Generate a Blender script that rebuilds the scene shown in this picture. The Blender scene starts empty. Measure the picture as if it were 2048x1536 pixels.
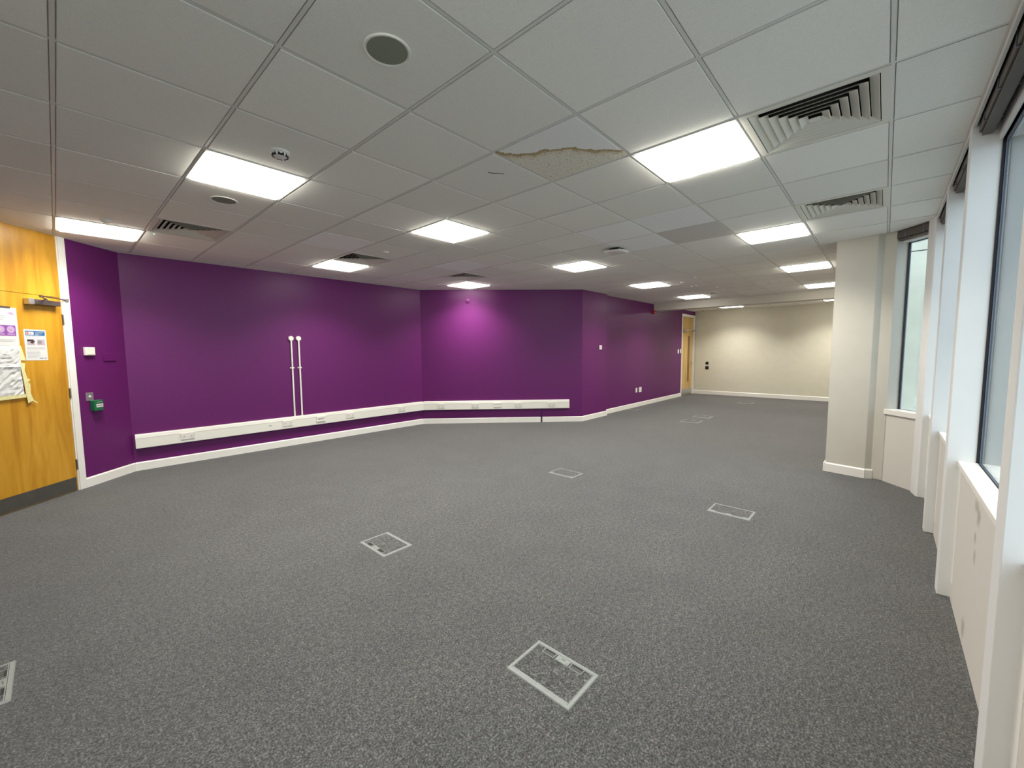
import bpy, math, random
from mathutils import Matrix, Vector
random.seed(7)
R = math.radians
scn = bpy.context.scene
col = scn.collection

# ------------------------------------------------------------------ camera
FPX, CXP, CYP = 822.9, 1024.0, 768.0           # focal length in pixels of the 2048x1536 frame
YAW, PIT, ROL = R(42.147), R(4.627), R(-0.4793)
CAM = Vector((-0.0696, -0.0340, 1.45))
_fw = Vector((math.cos(YAW), math.sin(YAW), 0)); _rt = Vector((math.sin(YAW), -math.cos(YAW), 0)); _up = Vector((0, 0, 1))
_f2 = _fw * math.cos(PIT) - _up * math.sin(PIT); _u2 = _up * math.cos(PIT) + _fw * math.sin(PIT)
_r3 = _rt * math.cos(ROL) + _u2 * math.sin(ROL); _u3 = -_rt * math.sin(ROL) + _u2 * math.cos(ROL)
cd = bpy.data.cameras.new('camera'); cam = bpy.data.objects.new('camera', cd); col.objects.link(cam)
cd.sensor_width = 36.0; cd.lens = FPX / 2048.0 * 36.0; cd.clip_start = 0.02; cd.clip_end = 200
cam.matrix_world = Matrix(((_r3.x, _u3.x, -_f2.x, CAM.x), (_r3.y, _u3.y, -_f2.y, CAM.y), (_r3.z, _u3.z, -_f2.z, CAM.z), (0, 0, 0, 1)))
scn.camera = cam

# ------------------------------------------------------------------ world: even overcast sky
w = bpy.data.worlds.new('world'); scn.world = w; w.use_nodes = True
bg = w.node_tree.nodes['Background']; bg.inputs[0].default_value = (0.72, 0.86, 1.0, 1); bg.inputs[1].default_value = 2.7
scn.view_settings.view_transform = 'Standard'; scn.view_settings.look = 'None'
scn.view_settings.exposure = 0.2; scn.view_settings.gamma = 1.0; scn.view_settings.use_curve_mapping = False
LAMP_W = 27.0            # watts of each ceiling panel's area lamp
LAMP_RGB = (1.0, 0.96, 0.87)
SPREAD = R(125)

H = 2.655                # ceiling height
G = 0.6                  # ceiling grid

# ------------------------------------------------------------------ materials
def new_mat(name):
    m = bpy.data.materials.new(name); m.use_nodes = True
    nt = m.node_tree; return m, nt, nt.nodes['Principled BSDF']
def mat(name, rgb, rough=0.6, spec=0.5, metal=0.0, noise=0.0, nscale=40.0, bump=0.0, bscale=300.0, emit=None, estr=0.0):
    m, nt, b = new_mat(name)
    b.inputs['Roughness'].default_value = rough; b.inputs['Specular IOR Level'].default_value = spec
    b.inputs['Metallic'].default_value = metal; b.inputs['Base Color'].default_value = (*rgb, 1)
    if noise or bump:
        tc = nt.nodes.new('ShaderNodeTexCoord')
    if noise:
        n = nt.nodes.new('ShaderNodeTexNoise'); n.inputs['Scale'].default_value = nscale; n.inputs['Detail'].default_value = 4
        nt.links.new(tc.outputs['Object'], n.inputs['Vector'])
        r = nt.nodes.new('ShaderNodeValToRGB')
        r.color_ramp.elements[0].position = 0.3; r.color_ramp.elements[1].position = 0.7
        r.color_ramp.elements[0].color = (*[c * (1 - noise) for c in rgb], 1)
        r.color_ramp.elements[1].color = (*[min(1, c * (1 + noise)) for c in rgb], 1)
        nt.links.new(n.outputs['Fac'], r.inputs['Fac']); nt.links.new(r.outputs['Color'], b.inputs['Base Color'])
    if bump:
        n2 = nt.nodes.new('ShaderNodeTexNoise'); n2.inputs['Scale'].default_value = bscale; n2.inputs['Detail'].default_value = 3
        nt.links.new(tc.outputs['Object'], n2.inputs['Vector'])
        bp = nt.nodes.new('ShaderNodeBump'); bp.inputs['Strength'].default_value = bump; bp.inputs['Distance'].default_value = 0.002
        nt.links.new(n2.outputs['Fac'], bp.inputs['Height']); nt.links.new(bp.outputs['Normal'], b.inputs['Normal'])
    if emit:
        b.inputs['Emission Color'].default_value = (*emit, 1); b.inputs['Emission Strength'].default_value = estr
    return m

M = {}
M['purple'] = mat('purple_paint', (0.118, 0.0095, 0.112), 0.42, 0.36, noise=0.04, nscale=25, bump=0.12, bscale=220)
M['cream_wall'] = mat('cream_paint', (0.68, 0.65, 0.535), 0.6, 0.3, noise=0.02, nscale=6, bump=0.06, bscale=200)
M['white_wall'] = mat('off_white_paint', (0.56, 0.535, 0.47), 0.6, 0.3, noise=0.02, nscale=6, bump=0.06, bscale=200)
M['gloss_white'] = mat('white_gloss_paint', (0.82, 0.80, 0.75), 0.35, 0.5, noise=0.02, nscale=8)
M['trunk'] = mat('white_plastic', (0.80, 0.785, 0.71), 0.35, 0.5)
M['socket'] = mat('socket_plastic', (0.76, 0.74, 0.68), 0.35, 0.5)
M['white_box'] = mat('cream_plastic', (0.80, 0.78, 0.66), 0.4, 0.5)
M['metal_white'] = mat('white_enamel', (0.80, 0.79, 0.73), 0.4, 0.5)
M['grid'] = mat('white_grid_steel', (0.74, 0.73, 0.69), 0.5, 0.4)
M['vent'] = mat('vent_enamel', (0.74, 0.72, 0.64), 0.5, 0.4)
M['black'] = mat('black', (0.012, 0.012, 0.012), 0.6, 0.4)
M['void'] = mat('dark_void', (0.03, 0.028, 0.025), 0.9, 0.1)
M['dark_metal'] = mat('dark_bronze_metal', (0.16, 0.13, 0.12), 0.35, 0.5, metal=0.7)
M['steel'] = mat('brushed_steel', (0.55, 0.54, 0.52), 0.35, 0.5, metal=0.85, noise=0.08, nscale=60)
M['kick'] = mat('grey_kick_plate', (0.085, 0.080, 0.070), 0.4, 0.5, metal=0.2, noise=0.1, nscale=12)
M['alu'] = mat('floorbox_grey', (0.20, 0.214, 0.205), 0.45, 0.5, noise=0.08, nscale=90)
M['alu_dark'] = mat('floorbox_slot', (0.055, 0.06, 0.056), 0.6, 0.4)
M['green'] = mat('green_plastic', (0.01, 0.14, 0.055), 0.35, 0.5)
M['red'] = mat('red_plastic', (0.35, 0.02, 0.02), 0.35, 0.5)
M['paper'] = mat('paper', (0.60, 0.60, 0.585), 0.8, 0.2)
M['tape'] = mat('masking_tape', (0.72, 0.66, 0.33), 0.7, 0.3, noise=0.12, nscale=40)
M['ink_grey'] = mat('grey_print', (0.22, 0.215, 0.23), 0.8, 0.2)
M['ink_light'] = mat('light_grey_print', (0.40, 0.385, 0.41), 0.8, 0.2)
M['ink_dark'] = mat('dark_print', (0.05, 0.035, 0.035), 0.8, 0.2)
M['ink_purple'] = mat('purple_print', (0.21, 0.07, 0.28), 0.8, 0.2)
M['ink_lilac'] = mat('lilac_print', (0.44, 0.28, 0.50), 0.8, 0.2)
M['ink_blue'] = mat('blue_print', (0.02, 0.11, 0.28), 0.8, 0.2)
M['ink_pink'] = mat('pink_print', (0.40, 0.33, 0.37), 0.8, 0.2)
M['ink_red'] = mat('red_print', (0.55, 0.16, 0.12), 0.8, 0.2)
M['grille'] = mat('speaker_grille', (0.25, 0.265, 0.21), 0.7, 0.3, noise=0.10, nscale=700)
M['frame_dark'] = mat('dark_window_gasket', (0.010, 0.011, 0.016), 0.5, 0.4)
M['frame_grey'] = mat('grey_window_frame', (0.13, 0.15, 0.19), 0.4, 0.5)
M['reveal'] = mat('white_reveal', (0.78, 0.78, 0.765), 0.45, 0.45, noise=0.015, nscale=5)
M['headrail'] = mat('blind_headrail', (0.10, 0.085, 0.07), 0.5, 0.4)
M['cord'] = mat('blind_cord', (0.55, 0.54, 0.48), 0.7, 0.3)
M['ext_cream'] = mat('pale_cladding', (0.55, 0.54, 0.45), 0.8, 0.2, noise=0.05, nscale=3)
M['ext_grey'] = mat('grey_cladding', (0.15, 0.185, 0.188), 0.7, 0.3, noise=0.05, nscale=2)
M['ext_joint'] = mat('cladding_joint', (0.09, 0.095, 0.085), 0.9, 0.1)
M['ext_white'] = mat('white_cladding', (0.30, 0.325, 0.32), 0.7, 0.3)
M['paving'] = mat('pale_paving', (0.45, 0.45, 0.42), 0.9, 0.1, noise=0.1, nscale=2)
M['led_green'] = mat('green_led', (0.05, 0.6, 0.3), 0.4, 0.5, emit=(0.1, 1.0, 0.45), estr=3.0)
M['diffuser'] = mat('opal_diffuser', (0.9, 0.9, 0.88), 0.5, 0.3, emit=(1.0, 0.97, 0.90), estr=4.0)
M['edge_fill'] = mat('diffuser_edge_ceiling_fill', (0.9, 0.9, 0.88), 0.5, 0.3, emit=(1.0, 0.96, 0.86), estr=42.0)  # edge glow far above the face's, added to brighten the ceiling

def carpet():
    m, nt, b = new_mat('charcoal_carpet')
    L = nt.links.new; N = nt.nodes.new
    tc = N('ShaderNodeTexCoord')
    n1 = N('ShaderNodeTexNoise'); n1.inputs['Scale'].default_value = 125; n1.inputs['Detail'].default_value = 3; n1.inputs['Roughness'].default_value = 0.7
    n2 = N('ShaderNodeTexNoise'); n2.inputs['Scale'].default_value = 40; n2.inputs['Detail'].default_value = 3
    n3 = N('ShaderNodeTexNoise'); n3.inputs['Scale'].default_value = 3.2; n3.inputs['Detail'].default_value = 3
    for n in (n1, n2, n3): L(tc.outputs['Object'], n.inputs['Vector'])
    r1 = N('ShaderNodeValToRGB'); e = r1.color_ramp.elements
    e[0].position = 0.34; e[0].color = (0.017, 0.0173, 0.017, 1); e[1].position = 0.68; e[1].color = (0.148, 0.150, 0.148, 1)
    k = r1.color_ramp.elements.new(0.5); k.color = (0.055, 0.0553, 0.0537, 1)
    L(n1.outputs['Fac'], r1.inputs['Fac'])
    def scaled(src, lo, hi):
        mr = N('ShaderNodeMapRange'); mr.inputs['From Min'].default_value = 0.3; mr.inputs['From Max'].default_value = 0.7
        mr.inputs['To Min'].default_value = lo; mr.inputs['To Max'].default_value = hi; L(src, mr.inputs['Value']); return mr.outputs['Result']
    mul = N('ShaderNodeMath'); mul.operation = 'MULTIPLY'
    L(scaled(n2.outputs['Fac'], 0.66, 1.34), mul.inputs[0]); L(scaled(n3.outputs['Fac'], 0.92, 1.08), mul.inputs[1])
    mx = N('ShaderNodeVectorMath'); mx.operation = 'SCALE'; L(r1.outputs['Color'], mx.inputs[0]); L(mul.outputs[0], mx.inputs['Scale'])
    L(mx.outputs['Vector'], b.inputs['Base Color'])
    b.inputs['Roughness'].default_value = 0.95; b.inputs['Specular IOR Level'].default_value = 0.15
    b.inputs['Sheen Weight'].default_value = 0.25; b.inputs['Sheen Roughness'].default_value = 0.5
    bp = N('ShaderNodeBump'); bp.inputs['Strength'].default_value = 0.6; bp.inputs['Distance'].default_value = 0.004
    L(n1.outputs['Fac'], bp.inputs['Height']); L(bp.outputs['Normal'], b.inputs['Normal'])
    return m
M['carpet'] = carpet()

def wood(name, c0, c1, c2):
    m, nt, b = new_mat(name); L = nt.links.new; N = nt.nodes.new
    tc = N('ShaderNodeTexCoord'); mp = N('ShaderNodeMapping'); mp.inputs['Scale'].default_value = (5.0, 5.0, 0.55)
    L(tc.outputs['Object'], mp.inputs['Vector'])
    n = N('ShaderNodeTexNoise'); n.inputs['Scale'].default_value = 1.6; n.inputs['Detail'].default_value = 5; n.inputs['Distortion'].default_value = 1.2
    L(mp.outputs['Vector'], n.inputs['Vector'])
    r = N('ShaderNodeValToRGB'); e = r.color_ramp.elements
    e[0].position = 0.32; e[0].color = (*c0, 1); e[1].position = 0.70; e[1].color = (*c2, 1); k = e.new(0.5); k.color = (*c1, 1)
    L(n.outputs['Fac'], r.inputs['Fac'])
    mp2 = N('ShaderNodeMapping'); mp2.inputs['Scale'].default_value = (160, 160, 6); L(tc.outputs['Object'], mp2.inputs['Vector'])
    n2 = N('ShaderNodeTexNoise'); n2.inputs['Scale'].default_value = 1.0; n2.inputs['Detail'].default_value = 2; L(mp2.outputs['Vector'], n2.inputs['Vector'])
    mr = N('ShaderNodeMapRange'); mr.inputs['To Min'].default_value = 0.90; mr.inputs['To Max'].default_value = 1.08; L(n2.outputs['Fac'], mr.inputs['Value'])
    sc = N('ShaderNodeVectorMath'); sc.operation = 'SCALE'; L(r.outputs['Color'], sc.inputs[0]); L(mr.outputs['Result'], sc.inputs['Scale'])
    L(sc.outputs['Vector'], b.inputs['Base Color']); b.inputs['Roughness'].default_value = 0.38
    return m
M['wood'] = wood('maple_veneer', (0.42, 0.185, 0.008), (0.54, 0.265, 0.016), (0.62, 0.33, 0.035))
M['wood_far'] = wood('pale_maple_veneer', (0.50, 0.31, 0.09), (0.60, 0.38, 0.13), (0.66, 0.43, 0.16))

def tile_mat(name, rgb, fleck=0.05):
    m, nt, b = new_mat(name); L = nt.links.new; N = nt.nodes.new
    tc = N('ShaderNodeTexCoord'); oi = N('ShaderNodeObjectInfo')
    n = N('ShaderNodeTexNoise'); n.inputs['Scale'].default_value = 170; n.inputs['Detail'].default_value = 3; L(tc.outputs['Object'], n.inputs['Vector'])
    mr = N('ShaderNodeMapRange'); mr.inputs['From Min'].default_value = 0.3; mr.inputs['From Max'].default_value = 0.7
    mr.inputs['To Min'].default_value = 1 - fleck; mr.inputs['To Max'].default_value = 1 + fleck * .6; L(n.outputs['Fac'], mr.inputs['Value'])
    m2 = N('ShaderNodeMapRange'); m2.inputs['To Min'].default_value = 0.955; m2.inputs['To Max'].default_value = 1.03; L(oi.outputs['Random'], m2.inputs['Value'])
    mu = N('ShaderNodeMath'); mu.operation = 'MULTIPLY'; L(mr.outputs['Result'], mu.inputs[0]); L(m2.outputs['Result'], mu.inputs[1])
    c = N('ShaderNodeRGB'); c.outputs[0].default_value = (*rgb, 1)
    sc = N('ShaderNodeVectorMath'); sc.operation = 'SCALE'; L(c.outputs[0], sc.inputs[0]); L(mu.outputs[0], sc.inputs['Scale'])
    L(sc.outputs['Vector'], b.inputs['Base Color']); b.inputs['Roughness'].default_value = 0.9; b.inputs['Specular IOR Level'].default_value = 0.15
    bp = N('ShaderNodeBump'); bp.inputs['Strength'].default_value = 0.25; bp.inputs['Distance'].default_value = 0.002
    L(n.outputs['Fac'], bp.inputs['Height']); L(bp.outputs['Normal'], b.inputs['Normal'])
    return m, nt, sc, b
M['tile'] = tile_mat('ceiling_tile_white', (0.88, 0.87, 0.81))[0]
M['tile_new'] = tile_mat('ceiling_tile_new', (0.93, 0.93, 0.92))[0]
M['tile_old'] = tile_mat('ceiling_tile_aged', (0.70, 0.665, 0.625))[0]
def stain_tile():
    m, nt, sc, b = tile_mat('ceiling_tile_water_stained', (0.88, 0.88, 0.86)); L = nt.links.new; N = nt.nodes.new
    tc = N('ShaderNodeTexCoord'); sp = N('ShaderNodeSeparateXYZ'); L(tc.outputs['Object'], sp.inputs[0])
    n = N('ShaderNodeTexNoise'); n.inputs['Scale'].default_value = 11; n.inputs['Detail'].default_value = 9; n.inputs['Roughness'].default_value = 0.68; L(tc.outputs['Object'], n.inputs['Vector'])
    # distance from a wandering diagonal line (corner to corner), in tile space
    a = N('ShaderNodeMath'); a.operation = 'ADD'; L(sp.outputs['X'], a.inputs[0]); L(sp.outputs['Y'], a.inputs[1])
    q = N('ShaderNodeMath'); q.operation = 'SUBTRACT'; L(sp.outputs['X'], q.inputs[0]); L(sp.outputs['Y'], q.inputs[1])
    sn = N('ShaderNodeMath'); sn.operation = 'MULTIPLY_ADD'; sn.inputs[1].default_value = 8.0; sn.inputs[2].default_value = 2.8; L(q.outputs[0], sn.inputs[0])
    s2 = N('ShaderNodeMath'); s2.operation = 'COSINE'; L(sn.outputs[0], s2.inputs[0])
    sk = N('ShaderNodeMath'); sk.operation = 'MULTIPLY_ADD'; sk.inputs[1].default_value = 0.11; sk.inputs[2].default_value = 0.065; L(q.outputs[0], sk.inputs[0])
    s3a = N('ShaderNodeMath'); s3a.operation = 'MULTIPLY_ADD'; s3a.inputs[1].default_value = -0.038; L(s2.outputs[0], s3a.inputs[0]); L(a.outputs[0], s3a.inputs[2])
    s3 = N('ShaderNodeMath'); s3.operation = 'ADD'; L(s3a.outputs[0], s3.inputs[0]); L(sk.outputs[0], s3.inputs[1])
    nz = N('ShaderNodeMath'); nz.operation = 'MULTIPLY_ADD'; nz.inputs[1].default_value = 0.24; nz.inputs[2].default_value = -0.12; L(n.outputs['Fac'], nz.inputs[0])
    d = N('ShaderNodeMath'); d.operation = 'ADD'; L(s3.outputs[0], d.inputs[0]); L(nz.outputs[0], d.inputs[1])
    r = N('ShaderNodeValToRGB'); e = r.color_ramp.elements
    mp = N('ShaderNodeMapRange'); mp.inputs['From Min'].default_value = -0.3; mp.inputs['From Max'].default_value = 0.3; L(d.outputs[0], mp.inputs['Value']); L(mp.outputs['Result'], r.inputs['Fac'])
    e[0].position = 0.478; e[0].color = (1, 1, 1, 1); e[1].position = 1.0; e[1].color = (0.93, 0.90, 0.80, 1)
    for p, c in ((0.49, (0.50, 0.37, 0.19)), (0.54, (0.55, 0.43, 0.25)), (0.60, (0.84, 0.78, 0.63)), (0.70, (0.93, 0.90, 0.80))):
        k = e.new(p); k.color = (*c, 1)
    # brown specks in the stained half
    n2 = N('ShaderNodeTexNoise'); n2.inputs['Scale'].default_value = 75; n2.inputs['Detail'].default_value = 2; L(tc.outputs['Object'], n2.inputs['Vector'])
    r2 = N('ShaderNodeValToRGB'); r2.color_ramp.elements[0].position = 0.58; r2.color_ramp.elements[0].color = (1, 1, 1, 1); r2.color_ramp.elements[1].position = 0.66; r2.color_ramp.elements[1].color = (0.70, 0.58, 0.40, 1)
    L(n2.outputs['Fac'], r2.inputs['Fac'])
    st = N('ShaderNodeMath'); st.operation = 'GREATER_THAN'; st.inputs[1].default_value = 0.0; L(d.outputs[0], st.inputs[0])
    mx0 = N('ShaderNodeMix'); mx0.data_type = 'RGBA'; L(st.outputs[0], mx0.inputs['Factor']); mx0.inputs['A'].default_value = (1, 1, 1, 1); L(r2.outputs['Color'], mx0.inputs['B'])
    v1 = N('ShaderNodeVectorMath'); v1.operation = 'MULTIPLY'; L(sc.outputs['Vector'], v1.inputs[0]); L(r.outputs['Color'], v1.inputs[1])
    v2 = N('ShaderNodeVectorMath'); v2.operation = 'MULTIPLY'; L(v1.outputs['Vector'], v2.inputs[0]); L(mx0.outputs['Result'], v2.inputs[1])
    L(v2.outputs['Vector'], b.inputs['Base Color'])
    return m
M['tile_stain'] = stain_tile()

def panel_mat(name, blobs):
    m, nt, b = new_mat(name); L = nt.links.new; N = nt.nodes.new
    base = (0.66, 0.63, 0.575, 1)
    b.inputs['Base Color'].default_value = base; b.inputs['Roughness'].default_value = 0.55
    if not blobs: return m
    tc = N('ShaderNodeTexCoord'); n = N('ShaderNodeTexNoise'); n.inputs['Scale'].default_value = 22; n.inputs['Detail'].default_value = 4
    L(tc.outputs['Object'], n.inputs['Vector']); prev = None
    for (x, z, rx, rz) in blobs:        # grubby scuffs, each an ellipse with a ragged edge
        mp = N('ShaderNodeMapping'); mp.inputs['Location'].default_value = (-x / rx, 0, -z / rz); mp.inputs['Scale'].default_value = (1 / rx, 0, 1 / rz)
        L(tc.outputs['Object'], mp.inputs['Vector'])
        ln = N('ShaderNodeVectorMath'); ln.operation = 'LENGTH'; L(mp.outputs['Vector'], ln.inputs[0])
        ad = N('ShaderNodeMath'); ad.operation = 'MULTIPLY_ADD'; ad.inputs[1].default_value = 1.6; L(n.outputs['Fac'], ad.inputs[0]); L(ln.outputs['Value'], ad.inputs[2])
        mr = N('ShaderNodeMapRange'); mr.inputs['From Min'].default_value = 1.9; mr.inputs['From Max'].default_value = 1.2; mr.inputs['To Max'].default_value = 0.75; L(ad.outputs[0], mr.inputs['Value'])
        if prev is None: prev = mr.outputs['Result']
        else:
            mx = N('ShaderNodeMath'); mx.operation = 'MAXIMUM'; L(prev, mx.inputs[0]); L(mr.outputs['Result'], mx.inputs[1]); prev = mx.outputs[0]
    c = N('ShaderNodeMix'); c.data_type = 'RGBA'; c.inputs['A'].default_value = base; c.inputs['B'].default_value = (0.36, 0.33, 0.27, 1)
    L(prev, c.inputs['Factor']); L(c.outputs['Result'], b.inputs['Base Color'])
    return m
M['panel'] = panel_mat('white_panel', [])
M['panel_scuffed'] = panel_mat('scuffed_white_panel', [(0.62, 0.72, 0.07, 0.035), (0.67, 0.69, 0.05, 0.05), (0.63, 0.58, 0.035, 0.03), (0.65, 0.50, 0.03, 0.04), (0.50, 0.08, 0.05, 0.06)])

def glass():
    m = bpy.data.materials.new('window_glass'); m.use_nodes = True; nt = m.node_tree; nt.nodes.clear(); N = nt.nodes.new; L = nt.links.new
    o = N('ShaderNodeOutputMaterial'); mx = N('ShaderNodeMixShader'); t = N('ShaderNodeBsdfTransparent'); g = N('ShaderNodeBsdfGlossy'); f = N('ShaderNodeFresnel')
    t.inputs[0].default_value = (0.945, 0.96, 0.95, 1); g.inputs['Roughness'].default_value = 0.0; f.inputs['IOR'].default_value = 1.5
    gm = N('ShaderNodeNewGeometry'); iv = N('ShaderNodeMapRange'); iv.inputs['To Min'].default_value = 1.5; iv.inputs['To Max'].default_value = 1 / 1.5
    L(gm.outputs['Backfacing'], iv.inputs['Value']); L(iv.outputs['Result'], f.inputs['IOR'])   # same pane seen from either side
    L(f.outputs[0], mx.inputs[0]); L(t.outputs[0], mx.inputs[1]); L(g.outputs[0], mx.inputs[2]); L(mx.outputs[0], o.inputs[0])
    return m
M['glass'] = glass()

# ------------------------------------------------------------------ mesh helpers
class MB:
    def __init__(s): s.v = []; s.f = []
    def box(s, x0, x1, y0, y1, z0, z1):
        n = len(s.v)
        s.v += [(x0, y0, z0), (x1, y0, z0), (x1, y1, z0), (x0, y1, z0), (x0, y0, z1), (x1, y0, z1), (x1, y1, z1), (x0, y1, z1)]
        s.f += [tuple(n + i for i in q) for q in ((0, 3, 2, 1), (4, 5, 6, 7), (0, 1, 5, 4), (1, 2, 6, 5), (2, 3, 7, 6), (3, 0, 4, 7))]
        return s
    def prism(s, poly, z0, z1):
        a = sum(poly[i][0] * poly[(i + 1) % len(poly)][1] - poly[(i + 1) % len(poly)][0] * poly[i][1] for i in range(len(poly)))
        if a < 0: poly = poly[::-1]
        n = len(s.v); k = len(poly)
        s.v += [(p[0], p[1], z0) for p in poly] + [(p[0], p[1], z1) for p in poly]
        s.f.append(tuple(n + k - 1 - i for i in range(k))); s.f.append(tuple(n + k + i for i in range(k)))
        for i in range(k):
            j = (i + 1) % k; s.f.append((n + i, n + j, n + k + j, n + k + i))
        return s
    def profile(s, prof, x0, x1):            # prof: (y, z) polygon swept along x
        n = len(s.v); k = len(prof)
        s.v += [(x0, p[0], p[1]) for p in prof] + [(x1, p[0], p[1]) for p in prof]
        s.f.append(tuple(n + i for i in range(k))); s.f.append(tuple(n + k + k - 1 - i for i in range(k)))
        for i in range(k):
            j = (i + 1) % k; s.f.append((n + i, n + k + i, n + k + j, n + j))
        return s
    def lathe(s, prof, n=24, c=(0, 0, 0), axis='z'):   # prof: (r, h)
        b0 = len(s.v); k = len(prof)
        for i in range(n):
            a = 2 * math.pi * i / n
            for r, h in prof:
                p = (r * math.cos(a), r * math.sin(a), h)
                if axis == 'y': p = (p[0], -p[2], p[1])   # height grows toward -y
                if axis == 'x': p = (p[2], p[0], p[1])
                s.v.append((p[0] + c[0], p[1] + c[1], p[2] + c[2]))
        for i in range(n):
            j = (i + 1) % n
            for q in range(k - 1):
                s.f.append((b0 + i * k + q, b0 + j * k + q, b0 + j * k + q + 1, b0 + i * k + q + 1))
        if prof[0][0] > 1e-6: s.f.append(tuple(b0 + (n - 1 - i) * k for i in range(n)))
        if prof[-1][0] > 1e-6: s.f.append(tuple(b0 + i * k + k - 1 for i in range(n)))
        return s
    def tube(s, path, r, n=8):
        P = [Vector(p) for p in path]; b0 = len(s.v)
        for i, p in enumerate(P):
            t = (P[min(i + 1, len(P) - 1)] - P[max(i - 1, 0)]).normalized()
            a = Vector((0, 0, 1)) if abs(t.z) < .9 else Vector((1, 0, 0))
            u = t.cross(a).normalized(); v = t.cross(u)
            for k in range(n):
                an = 2 * math.pi * k / n; q = p + (u * math.cos(an) + v * math.sin(an)) * r; s.v.append(tuple(q))
        for i in range(len(P) - 1):
            for k in range(n):
                j = (k + 1) % n; s.f.append((b0 + i * n + k, b0 + i * n + j, b0 + (i + 1) * n + j, b0 + (i + 1) * n + k))
        s.f.append(tuple(b0 + k for k in range(n))); s.f.append(tuple(b0 + (len(P) - 1) * n + n - 1 - k for k in range(n)))
        return s
    def ring(s, xo, yo, xi, yi, z0, z1, cx=0, cy=0):       # rectangular frame
        n = len(s.v)
        for (hx, hy) in ((xo, yo), (xi, yi)):
            for z in (z0, z1):
                s.v += [(cx - hx, cy - hy, z), (cx + hx, cy - hy, z), (cx + hx, cy + hy, z), (cx - hx, cy + hy, z)]
        for i in range(4):
            j = (i + 1) % 4
            s.f += [(n + i, n + j, n + 4 + j, n + 4 + i), (n + 8 + j, n + 8 + i, n + 12 + i, n + 12 + j),
                    (n + 4 + i, n + 4 + j, n + 12 + j, n + 12 + i), (n + j, n + i, n + 8 + i, n + 8 + j)]
        return s
    def mesh(s, name, m, smooth=False):
        me = bpy.data.meshes.new(name); me.from_pydata(s.v, [], s.f); me.materials.append(M[m]); me.update()
        if smooth:
            for p in me.polygons: p.use_smooth = True
        return me
    def build(s, name, m, parent=None, loc=None, rz=0.0, smooth=False, bev=0.0):
        o = bpy.data.objects.new(name, s.mesh(name, m, smooth)); col.objects.link(o)
        if parent: o.parent = parent
        if loc is not None: o.location = loc
        o.rotation_euler = (0, 0, rz)
        if bev:
            b = o.modifiers.new('bevel', 'BEVEL'); b.width = bev; b.segments = 2; b.limit_method = 'ANGLE'
        if smooth:
            try:
                es = o.modifiers.new('edges', 'EDGE_SPLIT'); es.split_angle = R(40)
            except Exception: pass
        return o

def tag(o, label=None, cat=None, group=None, kind=None):
    if label: o['label'] = label
    if cat: o['category'] = cat
    if group: o['group'] = group
    if kind: o['kind'] = kind
    return o
def empty(name, loc, rz=0.0):
    o = bpy.data.objects.new(name, None); col.objects.link(o); o.location = loc; o.rotation_euler = (0, 0, rz); o.empty_display_size = 0.1
    return o
def struct(o, label=None): return tag(o, label, None, None, 'structure')
def link_copy(me, name, parent, loc, rz=0.0):
    o = bpy.data.objects.new(name, me); col.objects.link(o); o.parent = parent; o.location = loc; o.rotation_euler = (0, 0, rz); return o

def ray(px, py): return _f2 + _r3 * ((px - CXP) / FPX) - _u3 * ((py - CYP) / FPX)
def on_ceiling(px, py, z=H):
    d = ray(px, py); return CAM + d * ((z - CAM.z) / d.z)

class Wall:
    """frame of a wall: s runs left to right seen from the room, local +y goes into the wall"""
    def __init__(w, p0, p1):
        w.p0 = Vector((*p0, 0)); d = Vector((*p1, 0)) - w.p0; w.L = d.length; w.u = d / w.L
        w.n = Vector((-w.u.y, w.u.x, 0)); w.rz = math.atan2(w.u.y, w.u.x)
    def at(w, s, z, off=0.0): return w.p0 + w.u * s + Vector((0, 0, z)) - w.n * off
    def pix(w, px, py):
        d = ray(px, py); t = (w.p0 - CAM).dot(w.n) / d.dot(w.n); h = CAM + d * t
        return (h - w.p0).dot(w.u), h.z

# ------------------------------------------------------------------ plan
WT = 0.15
V = [(-2.0, 4.30), (0.50, 6.80), (4.80, 6.79), (7.06, 4.50), (8.05, 4.50), (8.05, 4.60), (13.95, 4.60), (13.95, 0.10), (6.45, 0.10)]
W_door, W_long, W_diag, W_near, W_step, W_end, W_far, W_back = [Wall(V[i], V[i + 1]) for i in range(8)]
PIER = [(6.60, 0.43), (5.965, 0.43), (5.895, 0.075), (5.93, 0.02), (5.90, -0.075)]
FD, FE = (5.90, -0.075), (5.60, -0.34)
W_facet = Wall(FD, FE)
YW = -0.38
W_win = Wall((5.456, YW), (-2.0, YW))
W_rear = Wall((-2.0, YW), (-2.0, 4.30))
ZT = 2.95

SLAB = [(-2.2, -.62), (5.56, -.62), (5.80, -.40), (6.10, -.08), (14.1, .0), (14.1, 7.1), (-2.2, 7.1)]
floor = MB().prism(SLAB, -0.12, 0.0).build('floor', 'carpet'); struct(floor, 'dark grey flecked carpet floor')

def wall_mesh(w, spans, e0=0.0, e1=0.0):
    m = MB()
    for (a, b, z0, z1) in spans:
        m.box(a - (e0 if a <= 0 else 0), b + (e1 if b >= w.L - 1e-6 else 0), 0, WT, z0, z1)
    return m
EX = WT * math.tan(R(22.5))
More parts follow.
